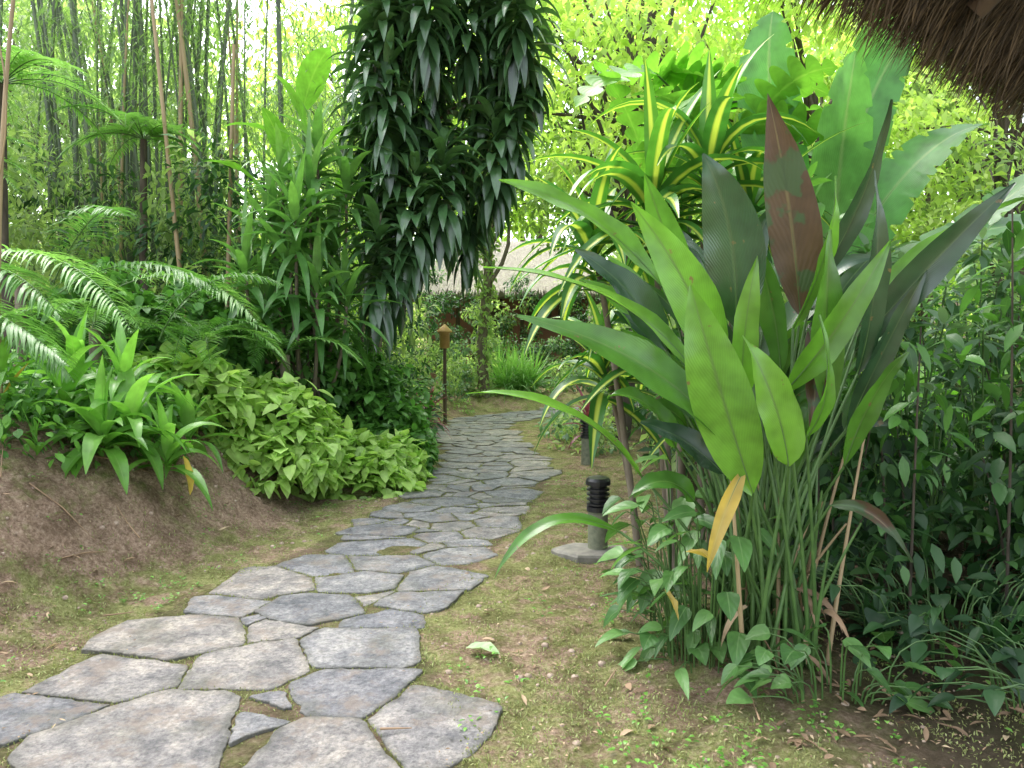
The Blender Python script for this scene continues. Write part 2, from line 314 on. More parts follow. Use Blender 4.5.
for (sx, sy, sr_) in real:
    R = .6; poly = [(sx + R * math.cos(k * math.pi / 6), sy + R * .75 * math.sin(k * math.pi / 6)) for k in range(12)]
    gap = random.uniform(0., .006)
    for (qx, qy, qr) in allp:
        if (qx, qy) == (sx, sy) or abs(qx - sx) > 1.5 or abs(qy - sy) > 1.5: continue
        dx, dy = qx - sx, qy - sy; jit = math.sin(qx * 91 + sx * 91 + qy * 57 + sy * 57) * .35
        nx, ny = dx - dy * jit, dy * 1.5 + dx * jit; l = math.hypot(nx, ny); nx /= l; ny /= l
        tt = .5 + np.clip((sr_ ** 2 - qr ** 2) / (2 * (dx * dx + dy * dy)), -.32, .32); mx, my = sx + dx * tt, sy + dy * tt
        poly = clip(poly, nx, ny, mx * nx + my * ny - gap)
        if len(poly) < 3: break
    if len(poly) < 3: continue
    pts = np.array(poly); area = .5 * abs(np.sum(pts[:, 0] * np.roll(pts[:, 1], -1) - pts[:, 1] * np.roll(pts[:, 0], -1)))
    if area < .01: continue
    o = []
    for i in range(len(pts)):
        a, b = pts[i], pts[(i + 1) % len(pts)]; l = np.linalg.norm(b - a)
        if l < .02: continue
        n = max(2, int(l / .028)); e = min(random.uniform(.003, .022), l * .2) / l
        for k in range(n + 1): o.append(a + (b - a) * (e + (1 - 2 * e) * k / n))
    o = np.array(o)
    if len(o) < 6: continue
    c = o.mean(0); dr = nrm(o - c); rn = random.uniform(0, 100)
    if sy < 9: joints.append(o + dr * .006)
    o = o + dr * ((wob(o[:, 0] + rn, o[:, 1], 2.4) * .009) + (wob(o[:, 0], o[:, 1] + rn, 8) * .006) + rng.normal(size=len(o)) * .003 - .004)[:, None]
    z0 = float(H(c[0], c[1])) + .008 + random.uniform(-.005, .007); tx, ty = random.uniform(-.014, .014), random.uniform(-.014, .014)
    n = len(o); b0 = len(SV); rv = random.random()
    rings = [(1.0, -.07, 0), (1.0, -.003, 0), (None, .0, .003), (.85, .0005, 0), (.6, .0005, 0), (.3, .0005, 0)]
    for sc, dz, ins in rings:
        rp = o - dr * ins if sc is None else c + (o - c) * sc
        zz = z0 + dz + (rp[:, 0] - c[0]) * tx + (rp[:, 1] - c[1]) * ty + ((wob(rp[:, 0] + rn, rp[:, 1], 1.6) * .0035 + wob(rp[:, 0], rp[:, 1] + rn, 5.) * .0022) if dz > -.05 else 0)
        for p, z in zip(rp, np.broadcast_to(zz, (n,))): SV.append((p[0], p[1], z)); SA.append((rn / 100, 1. if dz < -.0025 else (.6 if sc is None else 0), rv))
    SV.append((c[0], c[1], z0 + .0005)); SA.append((rn / 100, 0, rv)); ci = len(SV) - 1
    for r in range(len(rings) - 1):
        for k in range(n): k2 = (k + 1) % n; SF.append((b0 + r * n + k, b0 + r * n + k2, b0 + (r + 1) * n + k2, b0 + (r + 1) * n + k)); SMO.append(r >= 2)
    r = len(rings) - 1
    for k in range(n): SF.append((b0 + r * n + k, b0 + r * n + (k + 1) % n, ci)); SMO.append(True)
me = bpy.data.meshes.new("stone_path"); me.from_pydata(SV, [], SF); me.update()
at = me.attributes.new("lp", 'FLOAT_VECTOR', 'POINT'); at.data.foreach_set("vector", np.array(SA, np.float32).ravel())
m, nt, N, Lk, bs = newmat("flagstone")
a = N.new("ShaderNodeAttribute"); a.attribute_name = "lp"; s = N.new("ShaderNodeSeparateXYZ"); Lk.new(a.outputs["Vector"], s.inputs[0])
base = ramp(N, [(.16, .165, .18), (.235, .235, .24), (.18, .185, .205), (.29, .27, .25), (.24, .23, .225)], [0, .3, .5, .75, 1]); Lk.new(s.outputs[2], base.inputs[0])
g = N.new("ShaderNodeNewGeometry"); av = N.new("ShaderNodeVectorMath"); av.operation = 'MULTIPLY_ADD'; Lk.new(a.outputs["Vector"], av.inputs[0]); av.inputs[1].default_value = (40, 0, 40); Lk.new(g.outputs["Position"], av.inputs[2]); vv = av.outputs[0]
n1 = noise(N, Lk, 6.5, 8, .72, vv); n2 = noise(N, Lk, 45, 8, .8, vv); n4 = noise(N, Lk, 4, 9, .8, vv)
r1 = ramp(N, [(.45, .46, .5), (.95, .94, .94), (1.55, 1.47, 1.36)], [.37, .5, .63]); Lk.new(n1, r1.inputs[0])
r2 = ramp(N, [(.4, .4, .4), (1.0, 1, 1), (1.6, 1.57, 1.52)], [.36, .5, .65]); Lk.new(n2, r2.inputs[0])
c = mix(N, Lk, .9, base.outputs[0], r1.outputs[0], 'MULTIPLY'); c = mix(N, Lk, .85, c, r2.outputs[0], 'MULTIPLY')
r3 = ramp(N, [(0, 0, 0), (.6, .6, .6)], [.52, .6]); Lk.new(n4, r3.inputs[0])
c = mix(N, Lk, r3.outputs[0], c, (.25, .195, .155))
n6 = noise(N, Lk, 2.3, 6, .7); r6 = ramp(N, [(0, 0, 0), (.5, .5, .5)], [.53, .68]); Lk.new(n6, r6.inputs[0]); c = mix(N, Lk, r6.outputs[0], c, (.13, .13, .09))
e_ = mth(N, Lk, 'MULTIPLY', s.outputs[1], .55); c = mix(N, Lk, e_, c, (.09, .09, .055))
Lk.new(c, bs.inputs["Base Color"]); bs.inputs["Roughness"].default_value = .58; bs.inputs["Specular IOR Level"].default_value = .4
bp = N.new("ShaderNodeBump"); bp.inputs["Strength"].default_value = 1.; bp.inputs["Distance"].default_value = .016
hh = mth(N, Lk, 'MULTIPLY_ADD', n1, 1.5, n2); Lk.new(hh, bp.inputs["Height"]); Lk.new(bp.outputs[0], bs.inputs["Normal"])
me.materials.append(m)
me.polygons.foreach_set("use_smooth", SMO)
ob = bpy.data.objects.new("stone_path", me); scene.collection.objects.link(ob)

# ------------------------------------------------------------------ moss, weeds, litter on the ground
def scatter(n, x0, x1, y0, y1, pred):
    x = U(x0, x1, n); y = y0 + (y1 - y0) * U(0, 1, n) ** 1.5; d = dpath(x, y) - hwf(y)
    k = pred(x, y, d); x, y = x[k], y[k]; return np.stack([x, y, H(x, y)], 1)
mb = MB()
p = scatter(190000, -3.8, 2.2, 2.2, 10, lambda x, y, d: (d > -.02) & (wob(x, y, .8, 1) + wob(x, y, 2.5, 4) * .6 - .9 * smooth(.5, 1.2, cxf(y) - hwf(y) - x) - .9 * smooth(1., 1.8, x) + .3 > U(-.6, 1.2, len(x))))
p = p[:80000]; n = len(p); el = U(.3, 1.4, n); az = U(0, 6.28, n)
leaves(mb, p, np.stack([np.cos(az) * np.cos(el), np.sin(az) * np.cos(el), np.sin(el)], 1), U(.008, .026, n), U(.003, .008, n), 1., P_small, 2, 2, rnd=U(0, 1, n))
J = np.concatenate(joints); J = np.repeat(J, 6, 0) + rng.normal(size=(len(J) * 6, 2)) * .008; k = wob(J[:, 0], J[:, 1], .9, 2) > U(-1.3, .7, len(J)); J = J[k]; n = len(J); el = U(.5, 1.5, n); az = U(0, 6.28, n)
leaves(mb, np.stack([J[:, 0], J[:, 1], H(J[:, 0], J[:, 1]) - .002], 1), np.stack([np.cos(az) * np.cos(el), np.sin(az) * np.cos(el), np.sin(el)], 1), U(.008, .024, n), U(.003, .006, n), 1., P_small, 2, 2, rnd=U(0, .8, n))
mb.build("ground_moss", [m_grassb])
mb = MB()
p = scatter(1800, -4.0, 2.0, 2.4, 9, lambda x, y, d: (d > .02) & (wob(x, y, .6, 9) > U(-.6, 1.1, len(x))))
for q in p[:420]:
    k = random.randint(4, 10); r = U(.01, .045, k); az = U(0, 6.28, k)
    b = q + np.stack([r * np.cos(az), r * np.sin(az), U(.005, .04, k)], 1)
    leaves(mb, b, np.stack([np.cos(az), np.sin(az), U(.1, .8, k)], 1), U(.014, .035, k), U(.009, .02, k), 1., P_ell, 3, 3)
mb.build("weed_seedlings", [m_aspi])
mb = MB()
p = scatter(10000, -3.9, 3.2, 2.2, 11, lambda x, y, d: (d > -.2) & (U(0, 1, len(x)) < .2 + .7 * (d > .3))); n = len(p)
dz = dpath(p[:, 0], p[:, 1]) - hwf(p[:, 1]); p[:, 2] += np.where(dz < .05, .022, .01); az = U(0, 6.28, n); big = (U(0, 1, n) < .035 + .04 * (p[:, 0] < -2.1)) & (dz > .1)
leaves(mb, p, np.stack([np.cos(az), np.sin(az), U(-.1, .3, n)], 1), np.where(big, U(.04, .09, n), U(.008, .03, n)), np.where(big, U(.015, .035, n), U(.003, .01, n)), U(-.5, 1, n), P_ell, 3, 3, .5, roll=U(-.5, .5, n))
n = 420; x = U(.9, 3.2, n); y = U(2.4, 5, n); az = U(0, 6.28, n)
leaves(mb, np.stack([x, y, H(x, y) + .012], 1), np.stack([np.cos(az), np.sin(az), U(-.1, .3, n)], 1), U(.03, .09, n), U(.01, .028, n), U(-.3, .6, n), P_ell, 4, 3, .5, roll=U(-.5, .5, n), rnd=U(0, .35, n))  # litter kept dark, adding to the shade painted on the right
for (x, y, l, a_) in [(-2.6, 4.2, .3, 1.2), (.95, 2.75, .3, 1.4), (-.5, 2.72, .12, .2), (-2.9, 4.9, .5, .9), (-2.75, 3.6, .2, .3), (-3.0, 4.3, .25, 2.1), (-2.2, 3.9, .15, .4), (-2.4, 4.7, .2, 2.8), (.4, 3.1, .15, 1.1), (-2.9, 4.4, .35, .2)]:
    z = float(H(x, y)) + .03; tube(mb, [(x, y, z), (x + l * .5 * math.cos(a_), y + l * .5 * math.sin(a_), float(H(x + l * .5 * math.cos(a_), y + l * .5 * math.sin(a_))) + .025), (x + l * math.cos(a_), y + l * math.sin(a_), float(H(x + l * math.cos(a_), y + l * math.sin(a_))) + .02)], [.005, .004, .002], 5)
mb.build("leaf_litter", [m_dry])
mb = MB()
leaves(mb, [(-.22, 3.44, .035)], [(1, -.25, .15)], [.17], [.085], .5, P_ell, 8, 5, .5, wave=.12, rnd=.5)
mb.build("fallen_leaf", [m_pale])
mb = MB()
leaves(mb, [(-2.33, 5.2, .68)], [(.2, -.1, -1)], [.28], [.13], .1, P_ell, 8, 5, .4, wave=.1, rnd=.5, roll=1.3)
leaves(mb, [(-3.2, 4.9, 1.35)], [(-.5, -.3, -.8)], [.28], [.06], .1, P_ell, 8, 5, .6, rnd=.2)
mb.build("yellow_leaf", [m_yel])
mb = MB()
for _ in range(900):
    x, y = random.uniform(-3.6, 2.), random.uniform(2.4, 7)
    if float(dpath(np.array([x]), np.array([y]))[0]) < hwf(y) - .02: continue
    r = random.choice([.005, .006, .008, .01, .012, .02]); z = float(H(x, y)); tube(mb, [(x, y, z - r), (x, y, z - r * .3), (x, y, z + r * .35), (x, y, z + r * .6)], [r * .6, r, r * .8, r * .1], 6)
mb.build("pebbles", [plain("pebble", (.2, .14, .1), (.42, .33, .25), 40)])

# ------------------------------------------------------------------ ginger plant (right foreground)
def blade(mb, ground, b0, ctl, tip, W, rnd, mat=0, nh=(-.3, -.8, .5), prof=P_lance, wave=.06, fold=.25, stalk=True, sr=.011, cross=7, seg=16):
    g, b0, ctl, tip = [np.asarray(q, float) for q in (ground, b0, ctl, tip)]
    if stalk:
        mid = (g + b0) / 2 + nrm(np.array([g[0] - b0[0], g[1] - b0[1], 0.])) * .05 + np.array([0, 0, .06])
        tube(mb, bez(g, mid, b0, 10), np.linspace(sr, sr * .55, 10), 6, 3, .5)
    c = bez(b0, ctl, tip, seg + 1); tg = nrm(np.gradient(c, axis=0)); nh = nrm(np.asarray(nh, float))
    side = nrm(np.cross(tg, nh)); nor = np.cross(side, tg); cs = np.linspace(-1, 1, cross)
    out = np.empty((seg + 1, cross, 3)); at = np.empty_like(out); ph = random.uniform(0, 6)
    tw = random.uniform(-.9, .9); asy = random.uniform(-.08, .08)
    for i in range(seg + 1):
        t = i / seg; w = W * prof(t); a_ = tw * (t - .4); sd = side[i] * math.cos(a_) + nor[i] * math.sin(a_); nn = nor[i] * math.cos(a_) - side[i] * math.sin(a_)
        for j, k in enumerate(cs):
            out[i, j] = c[i] + sd * (k + asy * abs(k)) * w / 2 + nn * (abs(k) ** 1.4 * fold * w * .5 + wave * W * .5 * abs(k) ** 2 * (math.sin(t * 11 + ph + (2 if k > 0 else 0)) + .4 * math.sin(t * 27 + ph * 2 + (1 if k > 0 else 0))))
        at[i, :, 0] = cs; at[i, :, 1] = t; at[i, :, 2] = rnd
    idx = np.arange(out.shape[0] * cross).reshape(seg + 1, cross)
    mb.add(out, np.stack([idx[:-1, :-1], idx[:-1, 1:], idx[1:, 1:], idx[1:, :-1]], -1), at, mat)
    tube(mb, c - nor * .003, np.linspace(.005, .0012, seg + 1), 5, 3, .5)
mb = MB()
def gp(): return (1.2 + random.uniform(-.2, .22), 3.38 + random.uniform(-.2, .25), .05)
F_ = (-.15, -.9, .4)
heros = [
 ((1.30, 3.35, 1.60), (1.24, 3.30, 2.1), (1.10, 3.25, 2.56), .22, .5, 2, (-.3, -.9, .1)),
 ((.98, 3.25, 1.55), (.96, 3.15, 2.0), (.80, 3.15, 2.28), .25, .6, 1, (-.35, -.9, .2)),
 ((1.02, 3.10, .85), (.82, 2.98, 1.35), (.72, 3.0, 1.72), .25, .85, 0, (-.35, -.9, .25)),
 ((.95, 3.15, 1.02), (.66, 3.05, 1.45), (.02, 3.0, 1.60), .2, .5, 0, (-.1, -.7, .7)),
 ((.86, 3.30, 1.30), (.50, 3.2, 1.80), (-.12, 3.1, 1.80), .12, .9, 0, (-.1, -.5, .9)),
 ((.72, 3.55, 1.75), (.40, 3.5, 2.15), (-.06, 3.4, 2.22), .18, .8, 0, (0, -.6, .8)),
 ((.62, 3.45, .85), (.30, 3.3, 1.30), (-.20, 3.2, 1.27), .085, .9, 0, (-.1, -.4, .9)),
 ((.52, 3.5, .58), (.12, 3.4, .80), (-.08, 3.3, .42), .07, .6, 0, (-.2, -.6, .8)),
 ((1.55, 3.35, 1.45), (1.80, 3.2, 1.85), (2.08, 3.1, 2.15), .15, .5, 1, (.2, -.8, .5)),
 ((1.12, 3.05, 1.28), (1.35, 3.0, 1.55), (1.52, 3.0, 1.90), .14, .7, 0, (.3, -.9, .2)),
 ((1.40, 3.45, 1.75), (1.62, 3.4, 2.1), (1.66, 3.3, 2.55), .11, .3, 1, (.3, -.9, .1)),
 ((1.08, 3.45, 1.45), (1.02, 3.4, 1.8), (1.18, 3.35, 2.12), .16, .6, 1, (0, -.95, .2)),
 ((.70, 3.35, 1.45), (.55, 3.3, 1.75), (.28, 3.3, 1.90), .16, .5, 1, (-.2, -.7, .6)),
 ((.90, 3.2, 1.35), (.78, 3.15, 1.75), (.50, 3.15, 2.08), .2, .8, 0, (-.3, -.8, .5)),
 ((1.14, 3.02, .98), (1.08, 2.95, 1.25), (.92, 2.95, 1.52), .18, 1., 0, (.1, -.97, .2)),
 ((1.35, 3.15, 1.2), (1.28, 3.05, 1.6), (1.30, 3.05, 1.95), .15, .5, 0, (.1, -.95, .2)),
 ((1.52, 3.25, 1.35), (1.58, 3.15, 1.75), (1.50, 3.1, 2.2), .13, .4, 1, (.3, -.9, .2)),
 ((.76, 3.4, 1.0), (.62, 3.3, 1.3), (.42, 3.25, 1.25), .15, .5, 0, (-.2, -.5, .8)),
 ((1.6, 3.4, 1.6), (1.9, 3.4, 2.0), (2.35, 3.4, 2.15), .11, .8, 0, (.1, -.5, .9)),
 ((.85, 3.5, 1.6), (.72, 3.5, 2.0), (.60, 3.4, 2.25), .16, .6, 0, (-.2, -.9, .3)),
 ((1.2, 3.0, 1.1), (1.3, 2.9, 1.3), (1.22, 2.95, 1.6), .1, .7, 0, (.6, -.75, .1)),
 ((1.25, 3.3, 1.55), (1.4, 3.2, 1.9), (1.38, 3.2, 2.2), .11, .7, 0, (.6, -.7, .1)),
 ((.95, 3.3, .9), (.75, 3.2, 1.1), (.55, 3.15, 1.15), .15, .3, 1, (-.3, -.6, .7)),
 ((.85, 3.4, .75), (.7, 3.3, .95), (.52, 3.25, .8), .13, .4, 0, (-.3, -.6, .7)),
 ((.9, 3.5, 1.1), (.7, 3.5, 1.4), (.5, 3.4, 1.55), .16, .3, 0, (-.2, -.8, .5)),
 ((1.5, 3.3, 1.1), (1.62, 3.2, 1.5), (1.78, 3.2, 1.8), .12, .5, 1, (.3, -.9, .2)),
 ((1.45, 3.2, .95), (1.5, 3.1, 1.3), (1.66, 3.1, 1.45), .11, .5, 0, (.3, -.9, .3)),
 ((1.0, 3.2, 1.2), (.95, 3.1, 1.5), (1.02, 3.1, 1.85), .13, .9, 0, (.2, -.9, .1)),
 ((1.2, 3.3, 1.35), (1.14, 3.2, 1.7), (1.0, 3.2, 2.0), .12, .4, 0, (-.6, -.7, .1)),
]
for h in heros: blade(mb, gp(), *h[:3], h[3], h[4], h[5], h[6], wave=.13)
blade(mb, gp(), (1.28, 3.2, 1.55), (1.32, 3.15, 1.3), (1.26, 3.12, 1.1), .09, .2, 2, F_, fold=.9, wave=.3)
blade(mb, gp(), (.98, 3.1, .95), (.86, 3.0, .8), (.80, 2.98, .55), .07, .2, 6, F_, fold=.8, wave=.3)
blade(mb, gp(), (1.35, 3.1, .8), (1.5, 3.0, .85), (1.62, 2.95, .6), .06, .2, 2, F_, fold=.8, wave=.3)
for _ in range(60):
    a_ = random.uniform(0, 6.28); g = gp(); hb = random.uniform(.7, 1.7); lean = random.uniform(.05, .45)
    b0 = (1.2 + math.cos(a_) * lean, 3.6 + abs(math.sin(a_)) * lean * .9, hb); l = random.uniform(.4, .7); o = random.uniform(.15, .5)
    ctl = (b0[0] + math.cos(a_) * o * .35, b0[1] + math.sin(a_) * o * .35, hb + l * .65); tip = (b0[0] + math.cos(a_) * o, b0[1] + math.sin(a_) * o, hb + l * random.uniform(.4, 1.))
    blade(mb, (g[0], g[1] + .2, .05), b0, ctl, tip, random.uniform(.09, .16), random.uniform(.1, .9), random.choice([0, 0, 1]), (-math.cos(a_) * .5 + random.uniform(-.4, .4), -.8, .5))
for _ in range(40):
    g = gp(); top = (g[0] + random.uniform(-.3, .35), g[1] + random.uniform(-.15, .3), random.uniform(.5, 1.2)); tube(mb, bez(g, ((g[0] + top[0]) / 2, (g[1] + top[1]) / 2, top[2] * .6), top, 7), np.linspace(.012, .005, 7), 6, random.choice([3, 3, 3, 4]))
for _ in range(30):
    g = gp(); a_ = U(0, 6.28); leaves(mb, [(g[0], g[1], U(.1, .45))], [(math.cos(a_) * .6, math.sin(a_) * .6, U(-.8, .4))], [U(.15, .32)], [U(.02, .045)], 2., P_strap, 7, 3, .6, mat=5, rnd=U(0, .8), roll=U(-1, 1))
mb.build("ginger_plant", [m_ginger, m_gingerdark, m_brownleaf, m_stalk, m_culmt, m_dry, m_yel])

def arum(mb, cx, cy, n, rx, ry, zl, zh, Ls, Ws, lo=0, hi=1, prof=P_heart, mat=0, smat=1, sr=.004):
    for _ in range(n):
        a_ = U(0, 6.28); r = math.sqrt(U(0, 1)); x = cx + rx * r * math.cos(a_); y = cy + ry * r * math.sin(a_); g = (cx + (x - cx) * .5, cy + (y - cy) * .5, float(H(x, y)))
        z = g[2] + U(zl, zh); q = np.array([x, y, z]); tube(mb, bez(g, (g[0], g[1], z), q, 5), [sr, sr, sr * .9, sr * .8, sr * .6], 5, smat)
        az = math.atan2(y - cy, x - cx) + U(-.9, .9)
        leaves(mb, [q], [(math.cos(az), math.sin(az), U(-.7, .2))], [U(*Ls)], [U(*Ws)], U(.4, 1.2), prof, 8, 5, .22, roll=U(-.5, .5), rnd=U(lo, hi), wave=.04, mat=mat)
mb = MB(); arum(mb, .9, 3.4, 120, .4, .4, .03, .72, (.09, .19), (.045, .1)); arum(mb, 1.35, 2.98, 36, .45, .2, .03, .28, (.08, .15), (.05, .1)); arum(mb, .85, 3.8, 30, .3, .4, .1, .9, (.12, .24), (.06, .13))
leaves(mb, [(.74, 3.1, .6), (.66, 3.15, .42)], [(1, -.2, -.1), (.5, -.3, -.8)], [.17, .14], [.055, .045], .7, P_lance, 8, 5, .7, mat=2, rnd=.0, wave=.25)
mb.build("arrowhead_vine", [m_syn, m_stalk, m_yel])

# corn plants with yellow stripe
mb = MB()
for (x, y, z, n, L, W) in [(.85, 4.5, 2.35, 34, .9, .13), (1.2, 4.6, 2.6, 30, .85, .125), (.5, 4.6, 2.1, 26, .75, .115), (1.55, 4.9, 2.35, 24, .8, .11), (.95, 4.9, 1.6, 24, .8, .12), (.62, 5.0, 1.4, 22, .7, .11), (1.3, 4.6, 1.3, 18, .7, .1)]:
    tube(mb, bez((x * .6 + .55, y + .25, 0), (x * .7 + .35, y + .2, z * .6), (x, y, z), 9), np.linspace(.024, .018, 9), 8, 1)
    rosette(mb, (x, y, z), n, L, W, .3, 78, -5, 1.8, P_strap, 10, .35, 0, cross=9)
mb.build("corn_plant", [m_corn, m_bark])

# climbing philodendron with lobed leaves
mb = MB()
for i in range(22):
    a_ = U(-.2, 3.4); x, y, z = 1.3 + U(-.4, .5), 5.5 + U(-.3, .4), 2.6 + U(0, .9); dx, dz = math.cos(a_), U(.1, .9)
    g = (1.35, 5.8, z - .6); tube(mb, bez(g, (1.35, 5.7, z), (x, y, z), 6), .008, 5, 1)
    leaves(mb, [(x, y, z)], [(dx, -.35, dz)], [U(.55, .85)], [U(.28, .38)], U(.8, 2.), P_lobe, 56, 5, .15, rnd=U(.2, 1), roll=U(-.8, .8), wave=.1)
tube(mb, bez((1.4, 6, 0), (1.3, 5.9, 1.5), (1.4, 5.8, 3.2), 8), .04, 8, 2)
mb.build("philodendron_plant", [m_philo, m_stalk, m_bark])

# banana plant
mb = MB()
def torn(t): return P_paddle(t) * (1 - .3 * (math.sin(t * 97) + .4 * math.sin(t * 41) > .85))
for i in range(3): tube(mb, bez((2.15 + i * .3, 5.2 + i * .3, 0), (2.15 + i * .28, 5.2 + i * .3, .9), (2.1 + i * .2, 5.2 + i * .2, 1.6), 6), np.linspace(.1, .06, 6), 10, 2)
for (b0, ctl, tip, W, rn, nh_) in [((2.15, 5.0, 1.7), (2.1, 4.9, 2.5), (2.2, 4.85, 3.35), .5, .8, (.1, -.98, .1)), ((2.3, 5.2, 2.0), (2.7, 5, 2.9), (3.1, 4.9, 2.9), .4, .5, (0, -.6, .8)),
      ((2.0, 5.3, 2.2), (1.7, 5.2, 3.2), (1.75, 5.1, 3.7), .42, .4, (-.3, -.9, .3)), ((2.4, 5.2, 1.7), (3.1, 5.1, 2.5), (4.0, 5.0, 2.2), .4, .7, (0, -.4, .9)), ((2.4, 5.6, 2.2), (2.5, 5.6, 3.4), (2.9, 5.5, 4.0), .5, .9, (0, -.95, .2)),
      ((2.6, 5.4, 1.7), (3.2, 5.3, 2.3), (3.7, 5.1, 2.7), .3, .2, (0, -.5, .9)), ((2.1, 5.6, 2.0), (1.6, 5.8, 3.0), (1.0, 5.9, 3.1), .42, .9, (-.2, -.5, .8)), ((2.3, 5.4, 2.1), (2.35, 5.3, 3.0), (2.7, 5.2, 3.6), .4, .3, (-.5, -.8, .2))]:
    blade(mb, (2.25, 5.3, 1.2), b0, ctl, tip, W, rn, 0, nh_, torn, .03, .12, True, .03, 9, 70)
mb.build("banana_plant", [m_banana, m_banana, m_banana, m_stalk])

# ------------------------------------------------------------------ right side shrubs
mb = MB()
for i in range(64):
    x, y = random.uniform(1.65, 4.2), random.uniform(3.5, 6.2); h = random.uniform(.5, 2.2); g = (x, y, 0); tp = (x + random.uniform(-.2, .2), y + random.uniform(-.2, .2), h)
    pts = bez(g, (x, y, h * .5), tp, 7); tube(mb, pts, np.linspace(.009, .004, 7), 5, 1)
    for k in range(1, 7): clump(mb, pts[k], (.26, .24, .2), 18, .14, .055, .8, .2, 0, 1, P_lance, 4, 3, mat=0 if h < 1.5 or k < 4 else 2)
mb.build("shade_shrub", [m_und, m_barkd, m_dkcov])  # dark leaf colour stands in for roof and tree shade
mb = MB()
for (x, y, z) in [(2.5, 4.6, 1.75), (2.9, 4.5, 1.4), (2.2, 4.8, 1.9), (3.1, 4.9, 1.9), (2.7, 5.0, 2.1), (3.4, 5.0, 1.5), (3.3, 4.4, 1.75), (2.6, 4.5, 1.3), (2.3, 4.5, 1.55), (3.6, 5.4, 1.9), (3.8, 5.5, 2.3)]:
    for j in range(4):
        q = np.array([x, y, z]) + rng.normal(size=3) * .16
        tube(mb, bez((x, y + .1, 0), (x, y, z * .5), q, 6), .006, 5, 1); rosette(mb, q, 16, .18, .05, .1, 50, -40, .8, P_lance, 5, .2)
mb.build("schefflera_shrub", [m_grey, m_stalk])
mb = MB(); arum(mb, 3.3, 6.4, 46, 1.2, .9, .2, 1.0, (.25, .45), (.18, .32), .3, 1, sr=.01); arum(mb, 4.6, 7.6, 34, 1.2, .8, .3, 1.2, (.35, .55), (.25, .36), .5, 1, sr=.01)
mb.build("elephant_ear_plant", [m_philo, m_stalk])
mb = MB(); arum(mb, 2.1, 3.5, 110, .85, .65, .02, .38, (.07, .16), (.04, .1), 0, .6); arum(mb, 2.3, 2.9, 80, .8, .5, .02, .25, (.07, .14), (.04, .09), 0, .5)
for _ in range(16):
    x, y = random.uniform(1.7, 2.9), random.uniform(3., 3.9); rosette(mb, (x, y, .12), 9, .2, .045, .05, 75, 10, .9, P_lance, 5, .2, lo=0, hi=.6)
mb.build("shade_groundcover", [m_und, m_stalk])

# ------------------------------------------------------------------ left bank plants
def rp(mb, x, y, n, L, W, hs=.1, e0=80, e1=5, dr=1.2, prof=P_lance, seg=8, fold=.3, lo=0., hi=1., z=0.06, cross=5, mat=0):
    rosette(mb, (x, y, float(H(x, y)) + z), n, L, W, hs, e0, e1, dr, prof, seg, fold, lo=lo, hi=hi, cross=cross, mat=mat)
mb = MB()
for (x, y, n, L, W) in [(-2.75, 4.95, 22, .55, .11), (-2.5, 5.3, 16, .5, .1), (-3.1, 5.1, 16, .55, .1), (-2.9, 5.5, 18, .6, .11), (-2.55, 5.8, 14, .5, .09), (-3.4, 4.9, 12, .45, .08), (-3.3, 5.6, 17, .6, .11), (-2.7, 5.2, 16, .7, .13)]:
    rp(mb, x, y, n, L, W, z=.24, lo=.0, dr=1.8, e0=86)
mb.build("aspidistra_plant", [m_aspi])
mb = MB()
for _ in range(130):
    x, y = random.uniform(-4.2, -2.25), random.uniform(4.5, 6.8)
    if float(cxf(y) - hwf(y)) - x < 1.25: continue
    rp(mb, x, y, 12, random.uniform(.15, .36), random.uniform(.018, .045), z=.04, e0=80, e1=-10, hi=1, seg=6, cross=3, mat=random.choice([0, 0, 1]))
    clump(mb, (x, y, float(H(x, y)) + .14), (.26, .26, .2), 44, .08, .045, .8, .2, 0, 1, P_ell, 3, mat=random.choice([0, 0, 1]))
mb.build("bank_undergrowth", [m_dkcov, m_aspi])
mb = MB()
for (b, d, L, dr, ll, lw) in [((-4.1, 5.4, 2.0), (1, -.1, .42), 1.9, 1.5, .32, .022), ((-3.9, 4.6, 1.8), (1, -.25, .1), 1.4, 1.0, .34, .024), ((-3.9, 6.4, 1.9), (1, -.1, .65), 1.6, 1.3, .34, .024),
      ((-3.8, 5.0, 1.6), (1, -.3, .35), 1.2, 1.5, .32, .022), ((-4.0, 5.2, 1.9), (.9, -.4, .5), 1.3, 1.6, .34, .024), ((-3.7, 7.0, 2.0), (1, 0, .4), 1.6, 1.4, .34, .024), ((-3.0, 6.3, 1.5), (.5, -.1, 1), 1.3, 1.9, .3, .022), ((-4.2, 6.8, 2.0), (.6, -.2, 1), 1.6, 1.7, .36, .026)]:
    frond(mb, b, d, L, dr, 56, ll, lw, curl=U(-.5, .5), ldroop=1.2)
for (x, y) in [(-4.2, 5.3), (-4.3, 6.5)]: tube(mb, [(x, y, 0.5), (x, y, 1.4), (x, y, 2.0)], [.06, .05, .04], 8, 2)
mb.build("areca_palm", [m_palm, m_stalk, m_bark])
mb = MB()
for (c, n, L) in [((-2.9, 6.9, 1.45), 13, 1.05), ((-2.3, 7.5, 1.35), 10, .95), ((-3.6, 6.4, 1.6), 11, 1.0)]:
    for i in range(n):
        a_ = i * 2.4 + U(-.3, .3); frond(mb, c, (math.cos(a_), math.sin(a_), U(.5, 1.2)), L * U(.8, 1.1), 2.0, 40, .17, .02, rr=.005, lo=.1, curl=U(-.5, .5))
    tube(mb, [(c[0], c[1], .5), (c[0], c[1], c[2])], [.06, .05], 8, 2)
mb.build("fern_plant", [m_fern, m_stalk, m_bark])
mb = MB()
